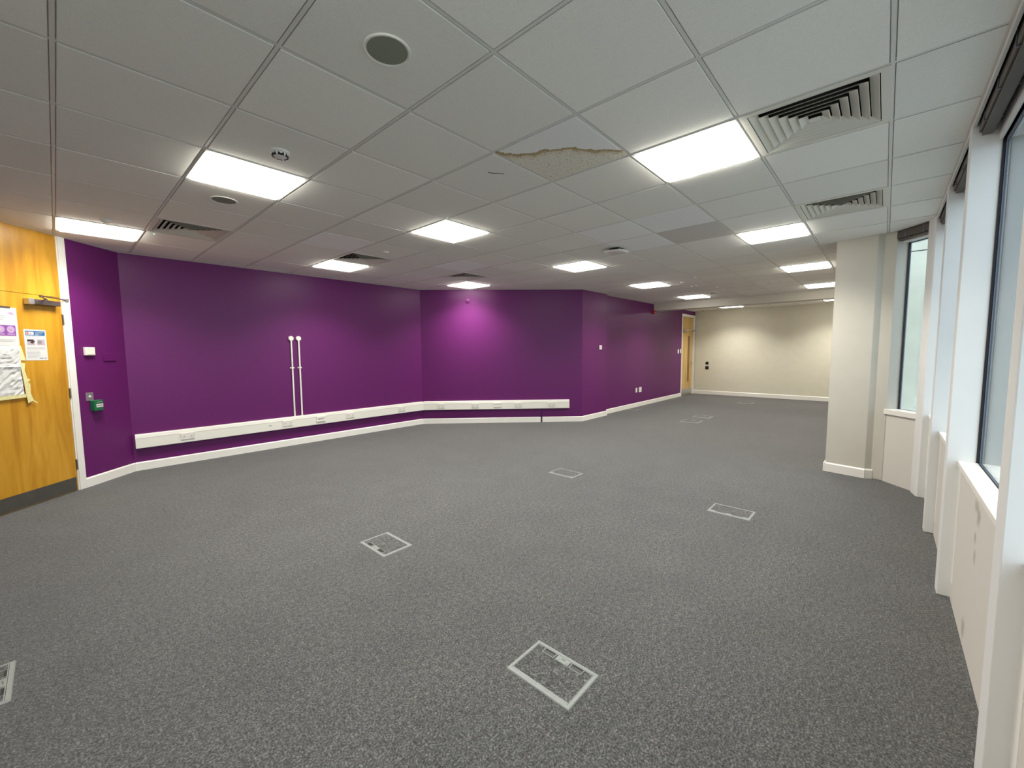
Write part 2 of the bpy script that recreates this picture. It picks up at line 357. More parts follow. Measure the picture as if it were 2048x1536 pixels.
# door 1 sits on the 45 degree wall; s is measured from x = 0 there
S0 = (W_door.p0 - Vector((0, 6.30, 0))).dot(W_door.u)      # s of wall start in "door coordinates"
def ds(s): return s - S0
D1a, D1b = ds(-1.06), ds(0.075)
struct(wall_mesh(W_door, [(0, D1a, 0, ZT), (D1b, W_door.L, 0, ZT), (D1a, D1b, 2.66, ZT)], EX, EX).build('wall_left', 'purple', loc=W_door.p0, rz=W_door.rz), 'purple painted wall beside the wooden door')
struct(wall_mesh(W_long, [(0, W_long.L, 0, ZT)], EX, EX).build('wall_long', 'purple', loc=W_long.p0, rz=W_long.rz), 'long purple painted wall with cable trunking')
struct(wall_mesh(W_diag, [(0, W_diag.L, 0, ZT)], EX, 0).build('wall_diagonal', 'purple', loc=W_diag.p0, rz=W_diag.rz), 'diagonal purple painted wall lit by a ceiling panel')
struct(wall_mesh(W_near, [(0, W_near.L, 0, ZT)]).build('wall_projecting', 'purple', loc=W_near.p0, rz=W_near.rz), 'short projecting purple wall')
D2a, D2b = 12.78 - 8.05, 13.90 - 8.05
struct(wall_mesh(W_end, [(0, D2a, 0, ZT), (D2b, W_end.L, 0, ZT), (D2a, D2b, 2.53, ZT)], 0, WT).build('wall_end', 'purple', loc=W_end.p0, rz=W_end.rz), 'purple painted wall leading to the far door')
struct(wall_mesh(W_far, [(0, W_far.L, 0, ZT)], WT, WT).build('wall_far', 'cream_wall', loc=W_far.p0, rz=W_far.rz), 'cream painted far wall')
struct(wall_mesh(W_back, [(0, W_back.L, 0, ZT)], WT, 0.1).build('wall_right', 'white_wall', loc=W_back.p0, rz=W_back.rz), 'white wall hidden behind the pillar')
struct(wall_mesh(W_rear, [(0, W_rear.L, 0, ZT)], WT, WT).build('wall_rear', 'white_wall', loc=W_rear.p0, rz=W_rear.rz), 'white wall behind the viewer')
out = W_facet.n
pier_poly = PIER + [(FD[0] + out.x * .15, FD[1] + out.y * .15), (6.15, -0.10), (6.60, -0.04)]
struct(MB().prism(pier_poly, 0, ZT).build('wall_pier', 'white_wall', bev=0.004), 'off-white square pillar beside the windows')
# downstand beam
struct(MB().box(10.72, 11.02, 0.10, 4.60, 2.475, ZT).build('trim_beam', 'white_wall'), 'off-white downstand beam across the ceiling')

# ------------------------------------------------------------------ skirting
def skirting(name, w, spans, ht=0.105, t=0.016):
    m = MB()
    for a, b in spans:
        m.profile([(0, 0), (-t, 0), (-t, ht - 0.012), (-t * .45, ht), (0, ht)][::-1], a, b)
    return struct(m.build(name, 'gloss_white', loc=w.p0, rz=w.rz))
mi = 0.016 * math.tan(R(22.5))
skirting('baseboard_left', W_door, [(D1b, W_door.L - mi)])
skirting('baseboard_long', W_long, [(mi, W_long.L - mi)])
skirting('baseboard_diagonal', W_diag, [(mi, 2.372), (2.405, W_diag.L + mi)])
skirting('baseboard_projecting', W_near, [(-mi, W_near.L + 0.016)])
skirting('baseboard_end', W_end, [(0, D2a - 0.0)])
skirting('baseboard_far', W_far, [(0.0, W_far.L)], ht=0.115)
for i, (a, b) in enumerate(((PIER[0], PIER[1]), (PIER[1], PIER[2]), (PIER[2], PIER[3]))):
    ww = Wall(a, b); skirting('baseboard_pier', ww, [(0 if i != 1 else -0.016, ww.L + (0.016 if i == 0 else 0.006))], ht=0.105)

# ------------------------------------------------------------------ ceiling: tiles, grid
CP = [(-2.0, -0.335), (-2.0, 4.30), (0.50, 6.80), (4.80, 6.79), (7.06, 4.50), (8.05, 4.50), (8.05, 4.60), (13.95, 4.60), (13.95, 0.10),
      (6.45, 0.10), (6.45, 0.43), (5.965, 0.43), (5.895, 0.075), (5.93, 0.02), (5.90, -0.06), (5.60, -0.315), (5.56, -0.335)]
def clip(poly, x0, x1, y0, y1):
    def cut(ps, inside, inter):
        o = []
        for i in range(len(ps)):
            a, b = ps[i], ps[(i + 1) % len(ps)]
            ia, ib = inside(a), inside(b)
            if ia: o.append(a)
            if ia != ib: o.append(inter(a, b))
        return o
    def ix(c): return lambda a, b: (c, a[1] + (b[1] - a[1]) * (c - a[0]) / (b[0] - a[0]))
    def iy(c): return lambda a, b: (a[0] + (b[0] - a[0]) * (c - a[1]) / (b[1] - a[1]), c)
    for ins, it in ((lambda p: p[0] >= x0, ix(x0)), (lambda p: p[0] <= x1, ix(x1)), (lambda p: p[1] >= y0, iy(y0)), (lambda p: p[1] <= y1, iy(y1))):
        poly = cut(poly, ins, it)
        if len(poly) < 3: return []
    return poly
def area(p): return abs(sum(p[i][0] * p[(i + 1) % len(p)][1] - p[(i + 1) % len(p)][0] * p[i][1] for i in range(len(p)))) / 2

ceiling = MB().prism(SLAB, ZT - 0.05, ZT + 0.1).build('ceiling', 'void'); struct(ceiling, 'suspended ceiling of square white tiles')
LIGHTS = [(1, 5), (4, 5), (4, 1), (0, 9), (4, 9), (8, 1), (8, 5), (8, 9), (12, 1), (12, 5), (16, 1), (16, 5), (21, 1), (21, 5), (0, 1)]
VENTS = [(4, 0), (7, 0), (1, 8), (4, 8), (7, 8)]
SPECIAL = {(3, 2): 'tile_stain', (6, 2): 'tile_new', (6, 3): 'tile_new', (5, 3): 'tile', (7, 2): 'tile_old', (7, 3): 'tile_new', (3, 7): 'tile_new', (6, 7): 'tile_new'}
hf = 0.2885
def tile_builder(poly):
    return MB().prism(poly, H, H + 0.014)
def full_tile():
    m = MB().box(-hf, hf, -hf, hf, H + 0.0015, H + 0.012)
    b = 0.0015   # eased lower edge
    m.box(-hf + b, hf - b, -hf + b, hf - b, H, H + 0.002)
    m.box(-.296, .296, -.296, .296, H + 0.012, H + 0.024); return m
tmesh = {k: full_tile().mesh('tile', k) for k in ('tile', 'tile_new', 'tile_old', 'tile_stain')}
tiles = {}
for i in range(-4, 24):
    for j in range(-1, 12):
        if (i, j) in LIGHTS or (i, j) in VENTS: continue
        x0, y0 = i * G, j * G
        p = clip(CP, x0 + G / 2 - .296, x0 + G / 2 + .296, y0 + G / 2 - .296, y0 + G / 2 + .296)
        if len(p) < 3 or area(p) < 0.004: continue
        k = SPECIAL.get((i, j), 'tile')
        if area(p) > 0.592 ** 2 - 1e-5:
            o = link_copy(tmesh[k], 'tile', ceiling, (x0 + G / 2, y0 + G / 2, 0))
        else:
            q = clip(CP, x0 + G / 2 - hf, x0 + G / 2 + hf, y0 + G / 2 - hf, y0 + G / 2 + hf)
            if len(q) < 3: continue
            cx, cy = x0 + G / 2, y0 + G / 2
            m = MB().prism([(a - cx, b - cy) for a, b in q], H, H + 0.012).prism([(a - cx, b - cy) for a, b in p], H + 0.012, H + 0.024)
            o = m.build('tile', k, ceiling, (cx, cy, 0))
        tiles[(i, j)] = o
def spans_on(c, axis):
    xs = []
    for i in range(len(CP)):
        a, b = CP[i], CP[(i + 1) % len(CP)]
        if axis == 'x':      # line x = c
            if (a[0] - c) * (b[0] - c) < 0: xs.append(a[1] + (b[1] - a[1]) * (c - a[0]) / (b[0] - a[0]))
        else:
            if (a[1] - c) * (b[1] - c) < 0: xs.append(a[0] + (b[0] - a[0]) * (c - a[1]) / (b[1] - a[1]))
    xs.sort(); return [(xs[k], xs[k + 1]) for k in range(0, len(xs) - 1, 2)]
tw = 0.0075; gz0, gz1 = H + 0.002, H + 0.0118
for i in range(-3, 24):
    for a, b in spans_on(i * G + 1e-4, 'x'):
        MB().box(-tw, tw, 0, b - a, gz0, gz1).build('grid_runner', 'grid', ceiling, (i * G, a, 0))
for j in range(0, 12):
    for a, b in spans_on(j * G + 1e-4, 'y'):
        MB().box(0, b - a, -tw, tw, gz0 + 0.0004, gz1).build('cross_tee', 'grid', ceiling, (a, j * G, 0))
# perimeter angle trim
for i in range(len(CP)):
    a, b = CP[i], CP[(i + 1) % len(CP)]
    d = Vector((b[0] - a[0], b[1] - a[1], 0)); L_ = d.length
    MB().box(0, L_, -0.016, 0.0, H - 0.001, H + 0.003).build('perimeter_angle', 'grid', ceiling, (a[0], a[1], 0), math.atan2(d.y, d.x))
o = tiles[(6, 2)]; lo_ = Vector((o.location.x, o.location.y, H))
o.matrix_basis = Matrix.Translation(lo_) @ Matrix.Rotation(R(1.0), 4, 'Y') @ Matrix.Translation((0, 0, -H + 0.004))
# torn slit in one tile
c = tiles[(3, 3)]
MB().prism([(-.055, -.004), (-.01, .003), (.055, -.001), (.055, .006), (-.012, .011), (-.055, .006)], H - 0.0006, H - 0.0001).build('tear', 'black', c, (0.018 - 0.1, -0.114, 0), R(-38))

# ------------------------------------------------------------------ ceiling panels
def ceiling_light(i, j, label, group=None):
    t = empty('ceiling_light', (i * G + G / 2, j * G + G / 2, H)); tag(t, label, 'light', group or 'square ceiling light panels')
    MB().ring(.294, .294, .276, .276, -0.004, 0.012).build('frame', 'metal_white', t, (0, 0, 0))
    m = MB(); n = 0
    a, b = .2755, .262  # sides slope out proud so their added glow reaches the ceiling
    m.v = [(-a, -a, .002), (a, -a, .002), (a, a, .002), (-a, a, .002), (-b, -b, -.015), (b, -b, -.015), (b, b, -.015), (-b, b, -.015)]
    m.f = [(7, 6, 5, 4), (0, 4, 5, 1), (1, 5, 6, 2), (2, 6, 7, 3), (3, 7, 4, 0)]
    df = m.build('diffuser', 'diffuser', t, (0, 0, 0)); df.data.materials.append(M['edge_fill'])
    for p_ in df.data.polygons[1:]: p_.material_index = 1
    MB().box(-.285, .285, -.285, .285, .014, .06).build('housing', 'metal_white', t, (0, 0, 0))
    ld = bpy.data.lights.new('panel_lamp', 'AREA'); ld.shape = 'SQUARE'; ld.size = 0.54; ld.energy = LAMP_W; ld.color = LAMP_RGB; ld.spread = SPREAD
    lo = bpy.data.objects.new('panel_lamp', ld); col.objects.link(lo); lo.parent = t; lo.location = (0, 0, -0.017)
    return t
LL = {(1, 5): 'square light panel beside the round smoke detector and ceiling speaker',
      (4, 5): 'square light panel in the middle of the ceiling, beyond the tile with a torn slit',
      (4, 1): 'square light panel touching the large louvred vent by the windows',
      (0, 9): 'square light panel above the wooden door, beside a small green indicator',
      (4, 9): 'square light panel in front of a louvred vent along the long purple wall',
      (8, 9): 'square light panel close to the diagonal purple wall, casting a bright pink glow on it',
      (8, 1): 'square light panel just past the second louvred vent by the windows',
      (8, 5): 'square light panel beyond the white wireless access point',
      (12, 5): 'square light panel over the step in the purple wall',
      (16, 5): 'square light panel just before the downstand beam, beside a cluster of detectors',
      (12, 1): 'square light panel behind the pillar, first of two before the beam',
      (16, 1): 'square light panel behind the pillar, next to the downstand beam',
      (21, 5): 'square light panel past the beam, over the middle of the cream far wall',
      (21, 1): 'square light panel past the beam, half hidden by the pillar',
      (0, 1): 'square light panel nearest the window wall on the door side of the first vent'}
for k in LIGHTS: ceiling_light(*k, LL[k])

# ------------------------------------------------------------------ four-way vents
def ceiling_vent(i, j, label):
    t = empty('ceiling_vent', (i * G + G / 2, j * G + G / 2, H)); tag(t, label, 'vent', 'louvred ceiling vents')
    MB().ring(.296, .296, .262, .262, -0.003, 0.010).build('frame', 'vent', t, (0, 0, 0))
    m = MB().ring(.290, .290, .2605, .2605, 0.010, 0.10); m.box(-.29, .29, -.29, .29, .10, .11); m.build('plenum', 'void', t, (0, 0, 0))
    for k in range(6):
        b = 0.258 - 0.0385 * k; a = b - 0.034; z0, z1 = -0.002, 0.020; th = 0.002
        m = MB(); n = 0
        for (h_, z) in ((b, z0), (a, z1), (a - th, z1), (b - th, z0)):
            m.v += [(-h_, -h_, z), (h_, -h_, z), (h_, h_, z), (-h_, h_, z)]
        for q in range(4):
            for s_ in range(4):
                r_ = (s_ + 1) % 4; nq = (q + 1) % 4
                m.f.append((q * 4 + s_, q * 4 + r_, nq * 4 + r_, nq * 4 + s_))
        m.build('louver', 'vent', t, (0, 0, 0))
    m = MB(); m.v = [(-.024, -.024, -.002), (.024, -.024, -.002), (.024, .024, -.002), (-.024, .024, -.002), (0, 0, .012)]
    m.f = [(0, 1, 4), (1, 2, 4), (2, 3, 4), (3, 0, 4), (3, 2, 1, 0)]; m.build('centre_cap', 'vent', t, (0, 0, 0))
    return t
ceiling_vent(4, 0, 'large louvred square vent beside a light panel, nearest the windows')
ceiling_vent(7, 0, 'louvred square vent by the windows, next before the pillar')
ceiling_vent(1, 8, 'louvred square vent with grimy slots near the wooden door')
ceiling_vent(4, 8, 'louvred square vent behind the light panel at the long purple wall')
ceiling_vent(7, 8, 'louvred square vent by the light panel that glows on the diagonal wall')

# ------------------------------------------------------------------ small ceiling fittings
def speaker(p, label):
    t = empty('ceiling_speaker', p); tag(t, label, 'speaker', 'round ceiling speakers')
    MB().lathe([(.080, .004), (.080, -.004), (.088, -.006), (.092, -.003), (.092, .004)], 40).build('rim', 'metal_white', t, (0, 0, 0), smooth=True)
    MB().lathe([(0, -.0045), (.05, -.004), (.080, -.0025), (.080, .003)], 40).build('grille', 'grille', t, (0, 0, 0), smooth=True)
speaker((0.902, 1.505, H), 'round grey-grilled ceiling speaker in the near tile')
speaker((0.902, 3.900, H), 'round grey-grilled ceiling speaker past the first light panel')

def detector(name, p, label, cat, r=0.05, h=0.035, slots=True):
    t = empty(name, p); tag(t, label, cat)
    MB().lathe([(r, 0.001), (r, -h * .35), (r * .85, -h * .45), (r * .8, -h * .8), (r * .5, -h), (0, -h)], 28).build('body', 'metal_white', t, (0, 0, 0), smooth=True)
    if slots:
        for k in range(6):
            a = k * math.pi / 3 + .3
            MB().box(-.016, .016, -.004, .002, -h * .92, -h * .5).build('slot', 'black', t, (math.cos(a) * r * .74, math.sin(a) * r * .74, 0), a + math.pi / 2)
    return t
detector('smoke_detector', (0.914, 2.722, H), 'white round smoke detector with dark slots beside a light panel', 'smoke detector', 0.052, 0.036)
detector('motion_sensor', (0.310, 5.215, H), 'small white domed sensor over the light panel at the door', 'sensor', 0.04, 0.03, False)
p = on_ceiling(772, 504); detector('motion_sensor', (p.x, p.y, H), 'small white domed sensor beside the vent at the long wall', 'sensor', 0.036, 0.014, False)
for (px, py, r, lab) in ((1365, 564, .035, 'tiny white ceiling sensor beside the light panel over the wall step'),
                         (1427.6, 584, .058, 'white round smoke detector next to the light panel before the beam'),
                         (1434, 573, .035, 'small white sensor on the ceiling behind the smoke detector at the beam'),
                         (1389, 554, .03, 'tiny white ceiling sensor two tiles past the access point')):
    p = on_ceiling(px, py); detector('ceiling_sensor', (p.x, p.y, H), lab, 'sensor', r, .04 if r > .05 else .025, r > .05)
p = on_ceiling(1389, 571); t = empty('twin_sensor', (p.x, p.y, H)); tag(t, 'pair of small white sensor heads on one ceiling tile', 'sensor')
for dx in (-.05, .05): MB().lathe([(.028, .001), (.028, -.012), (.015, -.025), (0, -.025)], 20).build('head', 'metal_white', t, (dx * .4, dx, 0), smooth=True)
p = on_ceiling(1550, 563); t = empty('twin_sensor', (p.x, p.y, H)); tag(t, 'pair of tiny white sensor heads between the pillar lights and the beam', 'sensor')
for dx in (-.08, .08): MB().lathe([(.022, .001), (.022, -.010), (.012, -.02), (0, -.02)], 20).build('head', 'metal_white', t, (0, dx, 0), smooth=True)
p = on_ceiling(1405, 620); detector('smoke_detector', (13.5, 4.2, H), 'white round detector on the ceiling past the beam, near the far door', 'smoke detector', .05, .035)
p = on_ceiling(309, 468); t = empty('indicator_light', (0.675, 5.48, H)); tag(t, 'tiny green indicator light beside the panel above the wooden door', 'indicator light')
MB().lathe([(.010, .001), (.010, -.003), (.006, -.006), (0, -.006)], 14).build('bezel', 'metal_white', t, (0, 0, 0))
MB().lathe([(.0065, -.0055), (.005, -.008), (0, -.009)], 12).build('lamp_lens', 'led_green', t, (0, 0, 0))
# wireless access point: hangs on the grid, a little open on one side
t = empty('access_point', (4.505, 2.405, H)); tag(t, 'flat white rounded-square wireless access point hung under the ceiling grid', 'access point')
t.rotation_euler = (R(3), R(-2), R(0))
def rsq(h, r, n=6):
    o = []
    for cx, cy, a0 in ((h - r, h - r, 0), (-h + r, h - r, 90), (-h + r, -h + r, 180), (h - r, -h + r, 270)):
        for k in range(n + 1):
            a = R(a0 + 90 * k / n); o.append((cx + r * math.cos(a), cy + r * math.sin(a)))
    return o
m = MB(); lay = [(0.095, -.024), (.116, -.028), (.118, -.036), (.112, -.045), (.096, -.050)]; n0 = 0
for (h_, z) in lay: m.v += [(x, y, z) for x, y in rsq(h_, h_ * .35)]
k = 28
for q in range(len(lay) - 1):
    for s_ in range(k):
        r_ = (s_ + 1) % k; m.f.append((q * k + s_, (q + 1) * k + s_, (q + 1) * k + r_, q * k + r_))
m.f.append(tuple(range(k))); m.f.append(tuple((len(lay) - 1) * k + k - 1 - i for i in range(k)))
m.build('case', 'gloss_white', t, (0, 0, 0), smooth=True)
MB().box(-.06, .06, -.06, .06, -.024, 0.002).build('mount', 'black', t, (0, 0, 0))

# ------------------------------------------------------------------ door 1 (left, wooden, 45 degree wall)
d1 = empty('door_1', W_door.at(ds(0), 0), W_door.rz); struct(d1, 'golden maple veneered door with overpanel and white frame')
def jamb(m, x0, x1, z0, z1):   # stepped frame piece
    m.box(x0, x1, -0.012, 0.12, z0, z1)
m = MB(); m.box(0.012, 0.082, -0.014, 0.10, 0, 2.655); m.box(0.002, 0.030, -0.004, 0.10, 0, 2.655); m.build('door_frame', 'gloss_white', d1, (0, 0, 0), bev=0.002)
m = MB(); m.box(-1.070, -1.002, -0.014, 0.10, 0, 2.655); m.box(-1.02, -.992, -0.004, 0.10, 0, 2.655); m.build('door_frame', 'gloss_white', d1, (0, 0, 0), bev=0.002)
leaf = MB().box(-0.988, -0.001, 0.0, 0.045, 0.006, 2.030).build('door_leaf', 'wood', d1, (0, 0, 0))
MB().box(-0.992, 0.002, 0.001, 0.045, 2.034, 2.655).build('overpanel', 'wood', d1, (0, 0, 0))
MB().box(-0.992, 0.002, 0.045, 0.10, 0, 2.655).build('door_lining', 'black', d1, (0, 0, 0))
MB().box(-0.97, -0.012, -0.0015, 0.001, 0.010, 0.150).build('kick_plate', 'kick', leaf, (0, 0, 0))
for z in (1.81, 1.043, 0.281):
    MB().box(-.004, .010, -.006, .010, z - .053, z + .053).lathe([(.0055, z - .053), (.0055, z + .053)], 10, (.003, -.006, 0)).build('hinge', 'dark_metal', d1, (0, 0, 0))
cl = empty('door_closer', (0, 0, 0)); cl.parent = leaf
m = MB().box(-.300, -.055, -.052, -.001, 1.935, 1.985); cb = m.build('closer_body', 'dark_metal', leaf, (0, 0, 0), bev=0.004)
bpy.data.objects.remove(cl)
MB().box(-.345, -.296, -.054, -.001, 1.930, 1.988).build('closer_end_cap', 'steel', leaf, (0, 0, 0), bev=0.003)
MB().lathe([(.016, 1.985), (.016, 1.995), (.010, 2.000), (.010, 2.004)], 14, (-.17, -.028, 0)).build('spindle', 'dark_metal', leaf, (0, 0, 0))
MB().tube([(-.17, -.03, 2.000), (-.30, -.125, 2.003), (-.31, -.13, 2.003)], .006).tube([(-.31, -.13, 2.011), (-.02, -.03, 2.014), (.045, -.015, 2.014)], .006).lathe([(.012, 1.996), (.012, 2.018)], 12, (-.31, -.13, 0)).build('closer_arm', 'dark_metal', leaf, (0, 0, 0))
MB().box(.030, .062, -.026, -.012, 2.000, 2.028).build('arm_bracket', 'steel', leaf, (0, 0, 0))

# notices on the door
def on_door(name, s, z, label, cat, rz=0.0):
    t = empty(name, W_door.at(ds(s), z, 0.0005), W_door.rz); tag(t, label, cat); return t
def pr(t, name, matn, x0, x1, z0, z1, lay=1):   # flat print on a sheet
    return MB().box(x0, x1, -0.0009 - .0003 * lay, -0.0006, z0, z1).build(name, matn, t, (0, 0, 0))
# small A4 notice
t = on_door('notice', -0.272, 1.395, 'small white notice with blue header and two photos taped to the wooden door', 'notice')
MB().box(-.098, .098, -.0009, 0, 0, .298).build('sheet', 'paper', t, (0, 0, 0))
pr(t, 'header_band', 'ink_blue', -.086, .088, .240, .284)
pr(t, 'logo', 'paper', -.080, -.012, .247, .276, 2); pr(t, 'logo_mark', 'ink_red', -.076, -.056, .251, .273, 3); pr(t, 'logo_mark', 'ink_red', -.044, -.034, .257, .266, 3)
for z, x1 in ((.270, .078), (.258, .060), (.248, .030)): pr(t, 'header_line', 'ink_light', .0, x1, z - .0025, z + .0025, 2)
for z, x1 in ((.229, .08), (.220, .05)): pr(t, 'text_line', 'ink_light', -.084, x1, z - .002, z + .002)
ph = pr(t, 'photo', 'ink_pink', -.076, -.006, .148, .204); pr(t, 'photo', 'ink_pink', .010, .080, .148, .204)
pr(t, 'photo_shape', 'ink_dark', -.074, -.02, .184, .202, 2)
MB().prism([(-.05, .0), (-.03, -.016), (-.008, .004), (-.012, .018), (-.028, .010)], 0, .0004).build('photo_shape', 'ink_dark', t, (-.002, -.0013, .176)).rotation_euler = (R(90), 0, 0)
MB().lathe([(.010, 0), (.018, 0), (.018, .0004), (.010, .0004)], 20, (0, 0, 0)).build('photo_shape', 'ink_grey', t, (.034, -.0013, .176)).rotation_euler = (R(90), 0, 0)
for z, x1 in ((.128, .084), (.118, .07), (.108, .084), (.090, .03), (.078, .03), (.066, .034), (.054, .02), (.042, .032), (.030, .0)): pr(t, 'text_line', 'ink_light', -.084, x1, z - .0025, z + .0025)
for z, x0, x1 in ((.020, .02, .058), (.020, .066, .084)): pr(t, 'text_line', 'ink_grey', x0, x1, z - .004, z + .004)
# upper notice
t = on_door('notice', -0.412, 1.470, 'large white notice with a purple band of round pictograms on the wooden door', 'notice')
MB().box(-.297, 0, -.0009, 0, 0, .415).build('sheet', 'paper', t, (0, 0, 0))
bd = pr(t, 'purple_band', 'ink_purple', -.285, -.020, .155, .252)
for xc in (-.060, -.140, -.220):
    MB().lathe([(.027, 0), (.032, 0), (.032, .0005), (.027, .0005)], 28).build('pictogram_ring', 'ink_lilac', t, (xc, -.0013, .213)).rotation_euler = (R(90), 0, 0)
    MB().prism([(-.018, .004), (-.004, .010), (.018, -.002), (.016, -.010), (-.002, -.008)], 0, .0005).build('pictogram', 'paper', t, (xc, -.0013, .213)).rotation_euler = (R(90), 0, 0)
    for z in (.175, .166): pr(t, 'caption', 'ink_lilac', xc - .030, xc + .030, z - .0025, z + .0025, 2)
pr(t, 'logo', 'ink_lilac', -.070, -.030, .362, .372); pr(t, 'logo', 'ink_purple', -.062, -.026, .354, .360)
for z, x1 in ((.335, -.10), (.318, -.10), (.300, -.11), (.118, -.03), (.104, -.05), (.06, -.08), (.045, -.09)): pr(t, 'text_line', 'ink_light', -.28, x1, z - .004, z + .004)
MB().box(-.297, -.048, -.003, 0.0, .408, .424).build('top_clip', 'dark_metal', t, (0, 0, 0))
# lower crumpled sheet
t = on_door('crumpled_sheet', -0.418, 1.055, 'large crumpled white sheet taped low on the wooden door', 'paper sheet')
m = MB(); nx, nz = 14, 20; sw, sh = .34, .475
rr = random.Random(3)
for b_ in range(nz + 1):
    for a_ in range(nx + 1):
        x = -sw + sw * a_ / nx; z = sh * b_ / nz
        edge = min(a_, nx - a_, b_, nz - b_)
        y = -.0045 - (0.004 + .010 * rr.random() if edge else .0006) * (1 if edge else 1)
        if b_ == 12: y -= .007
        m.v.append((x + (rr.random() - .5) * .006, y, z))
for b_ in range(nz):
    for a_ in range(nx):
        q = b_ * (nx + 1) + a_; m.f.append((q, q + 1, q + nx + 2, q + nx + 1))
m.build('sheet', 'paper', t, (0, 0, 0), smooth=False)
for z, x0, x1 in ((.40, -.30, -.10), (.37, -.30, -.06), (.335, -.28, -.08), (.30, -.31, -.07)): pr(t, 'drawn_line', 'ink_light', x0, x1, z - .0012, z + .0012, 50)
def tape(s, z, pts, label, off=0.0):
    t = on_door('masking_tape', s, z, label, 'tape')
    o = MB().prism(pts, 0, .0012).build('strip', 'tape', t, (0, -.0008 - off, 0)); o.rotation_euler = (R(90), 0, 0); return t

sheet = t
def sheet_tape(s, z, pts, off):
    o = MB().prism(pts, 0, .0012).build('tape_strip', 'tape', sheet, (s + .418, -.0008 - off, z - 1.055)); o.rotation_euler = (R(90), 0, 0); return o
tt = sheet_tape(-.425, .985, [(-.012, .39), (.030, .385), (.020, .32), (.036, .24), (.034, .215), (.055, .185), (.050, .10), (.072, .03), (.105, .0), (.095, -.004), (.060, .022), (.022, .004), (.010, .10), (.004, .20)], .013)
MB().prism([(.015, .195), (.058, .225), (.040, .240), (.002, .205)], 0, .0015).build('tape_fold', 'tape', tt, (0, 0, .0013))
sheet_tape(-.60, 1.035, [(-.20, .0), (.185, .012), (.188, .044), (-.20, .040)], .013)

tape(-.405, 1.395, [(-.018, .145), (.000, .140), (.030, .0), (-.012, .002), (-.030, .06)], 'short yellowed masking tape strip between the two upper notices', .001)

# ------------------------------------------------------------------ fittings on the purple wall by the door
def wall_thing(name, w, s, z, label, cat, group=None):
    t = empty(name, w.at(s, z), w.rz); tag(t, label, cat, group); return t
t = wall_thing('control_box', W_door, ds(.243), 1.482, 'small cream square control box on the purple wall beside the wooden door', 'control box')
MB().box(-.055, .055, -.026, 0, -.045, .045).build('case', 'white_box', t, (0, 0, 0), bev=.004)
MB().box(-.042, .044, -.029, -.025, -.036, .038).build('cover', 'white_box', t, (0, 0, 0), bev=.002)
t = wall_thing('blanking_plate', W_door, ds(.487), 1.412, 'purple painted-over blank plate on the wall by the corner', 'plate')
MB().box(-.075, .075, -.010, 0, -.042, .042).build('plate', 'purple', t, (0, 0, 0), bev=.002)
t = wall_thing('key_switch', W_door, ds(.212), .985, 'square steel key switch plate above the green call point', 'switch')
MB().box(-.042, .042, -.004, 0, -.045, .045).build('plate', 'steel', t, (0, 0, 0), bev=.001)
MB().lathe([(.011, .004), (.011, .010), (.007, .012), (0, .012)], 16, axis='y').build('lock', 'metal_white', t, (0, 0, 0))
t = wall_thing('call_point', W_door, ds(.262), .880, 'green emergency door release box on the purple wall by the door', 'call point')
MB().box(-.052, .052, -.050, 0, -.058, .060).build('case', 'green', t, (0, 0, 0), bev=.006)
MB().box(-.034, .044, -.0525, -.049, -.020, .018).build('white_label', 'paper', t, (0, 0, 0)); MB().box(-.026, .036, -.0532, -.052, -.004, .004).build('label_text', 'ink_grey', t, (0, 0, 0))
MB().box(-.026, .034, -.0525, -.049, .034, .040).build('top_text', 'ink_light', t, (0, 0, 0))

# ------------------------------------------------------------------ dado trunking
ZB, ZU = 0.278, 0.455
prof = [(0, ZB), (-.050, ZB + .004), (-.052, ZB + .010), (-.050, ZU - .052), (-.046, ZU - .046), (-.040, ZU - .010), (-.034, ZU), (0, ZU)]
tr = empty('cable_trunking', W_long.at(0, ZB), 0); tag(tr, 'long white dado cable trunking with sockets bending along two purple walls', 'trunking')
def trunk_run(w, a, b):
    o = MB().profile([(y, z) for y, z in prof[::-1]], a, b).build('trunking_run', 'trunk', tr, w.p0 - tr.location, w.rz)
    MB().box(a, b, -.0515, -.049, ZU - .049, ZU - .047).build('lid_seam', 'ink_light', o, (0, 0, 0)); return o
mt = .050 * math.tan(R(22.5))
r1 = trunk_run(W_long, 0.025, W_long.L - mt); r2 = trunk_run(W_diag, mt, 2.945)
def endcap(run, s, flip):
    pr_ = [(y * 1.04, ZB + (z - ZB) * 1.0) for y, z in prof]
    MB().profile(pr_[::-1], s - .004, s + .004).build('end_cap', 'trunk', run, (0, 0, 0))
endcap(r1, .023, 0); endcap(r2, 2.947, 1)
MB().profile([(y * 1.05, z) for y, z in prof[::-1]], 1.795, 1.805).build('joint_cover', 'trunk', r1, (0, 0, 0))
cp = MB()
for (w, s) in ((W_long, W_long.L - mt - .01), (W_diag, mt - .0)): pass
MB().profile([(y * 1.05, z) for y, z in prof[::-1]], W_long.L - mt - .020, W_long.L - mt + .002).build('corner_cover', 'trunk', r1, (0, 0, 0))
MB().profile([(y * 1.05, z) for y, z in prof[::-1]], mt - .002, mt + .020).build('corner_cover', 'trunk', r2, (0, 0, 0))
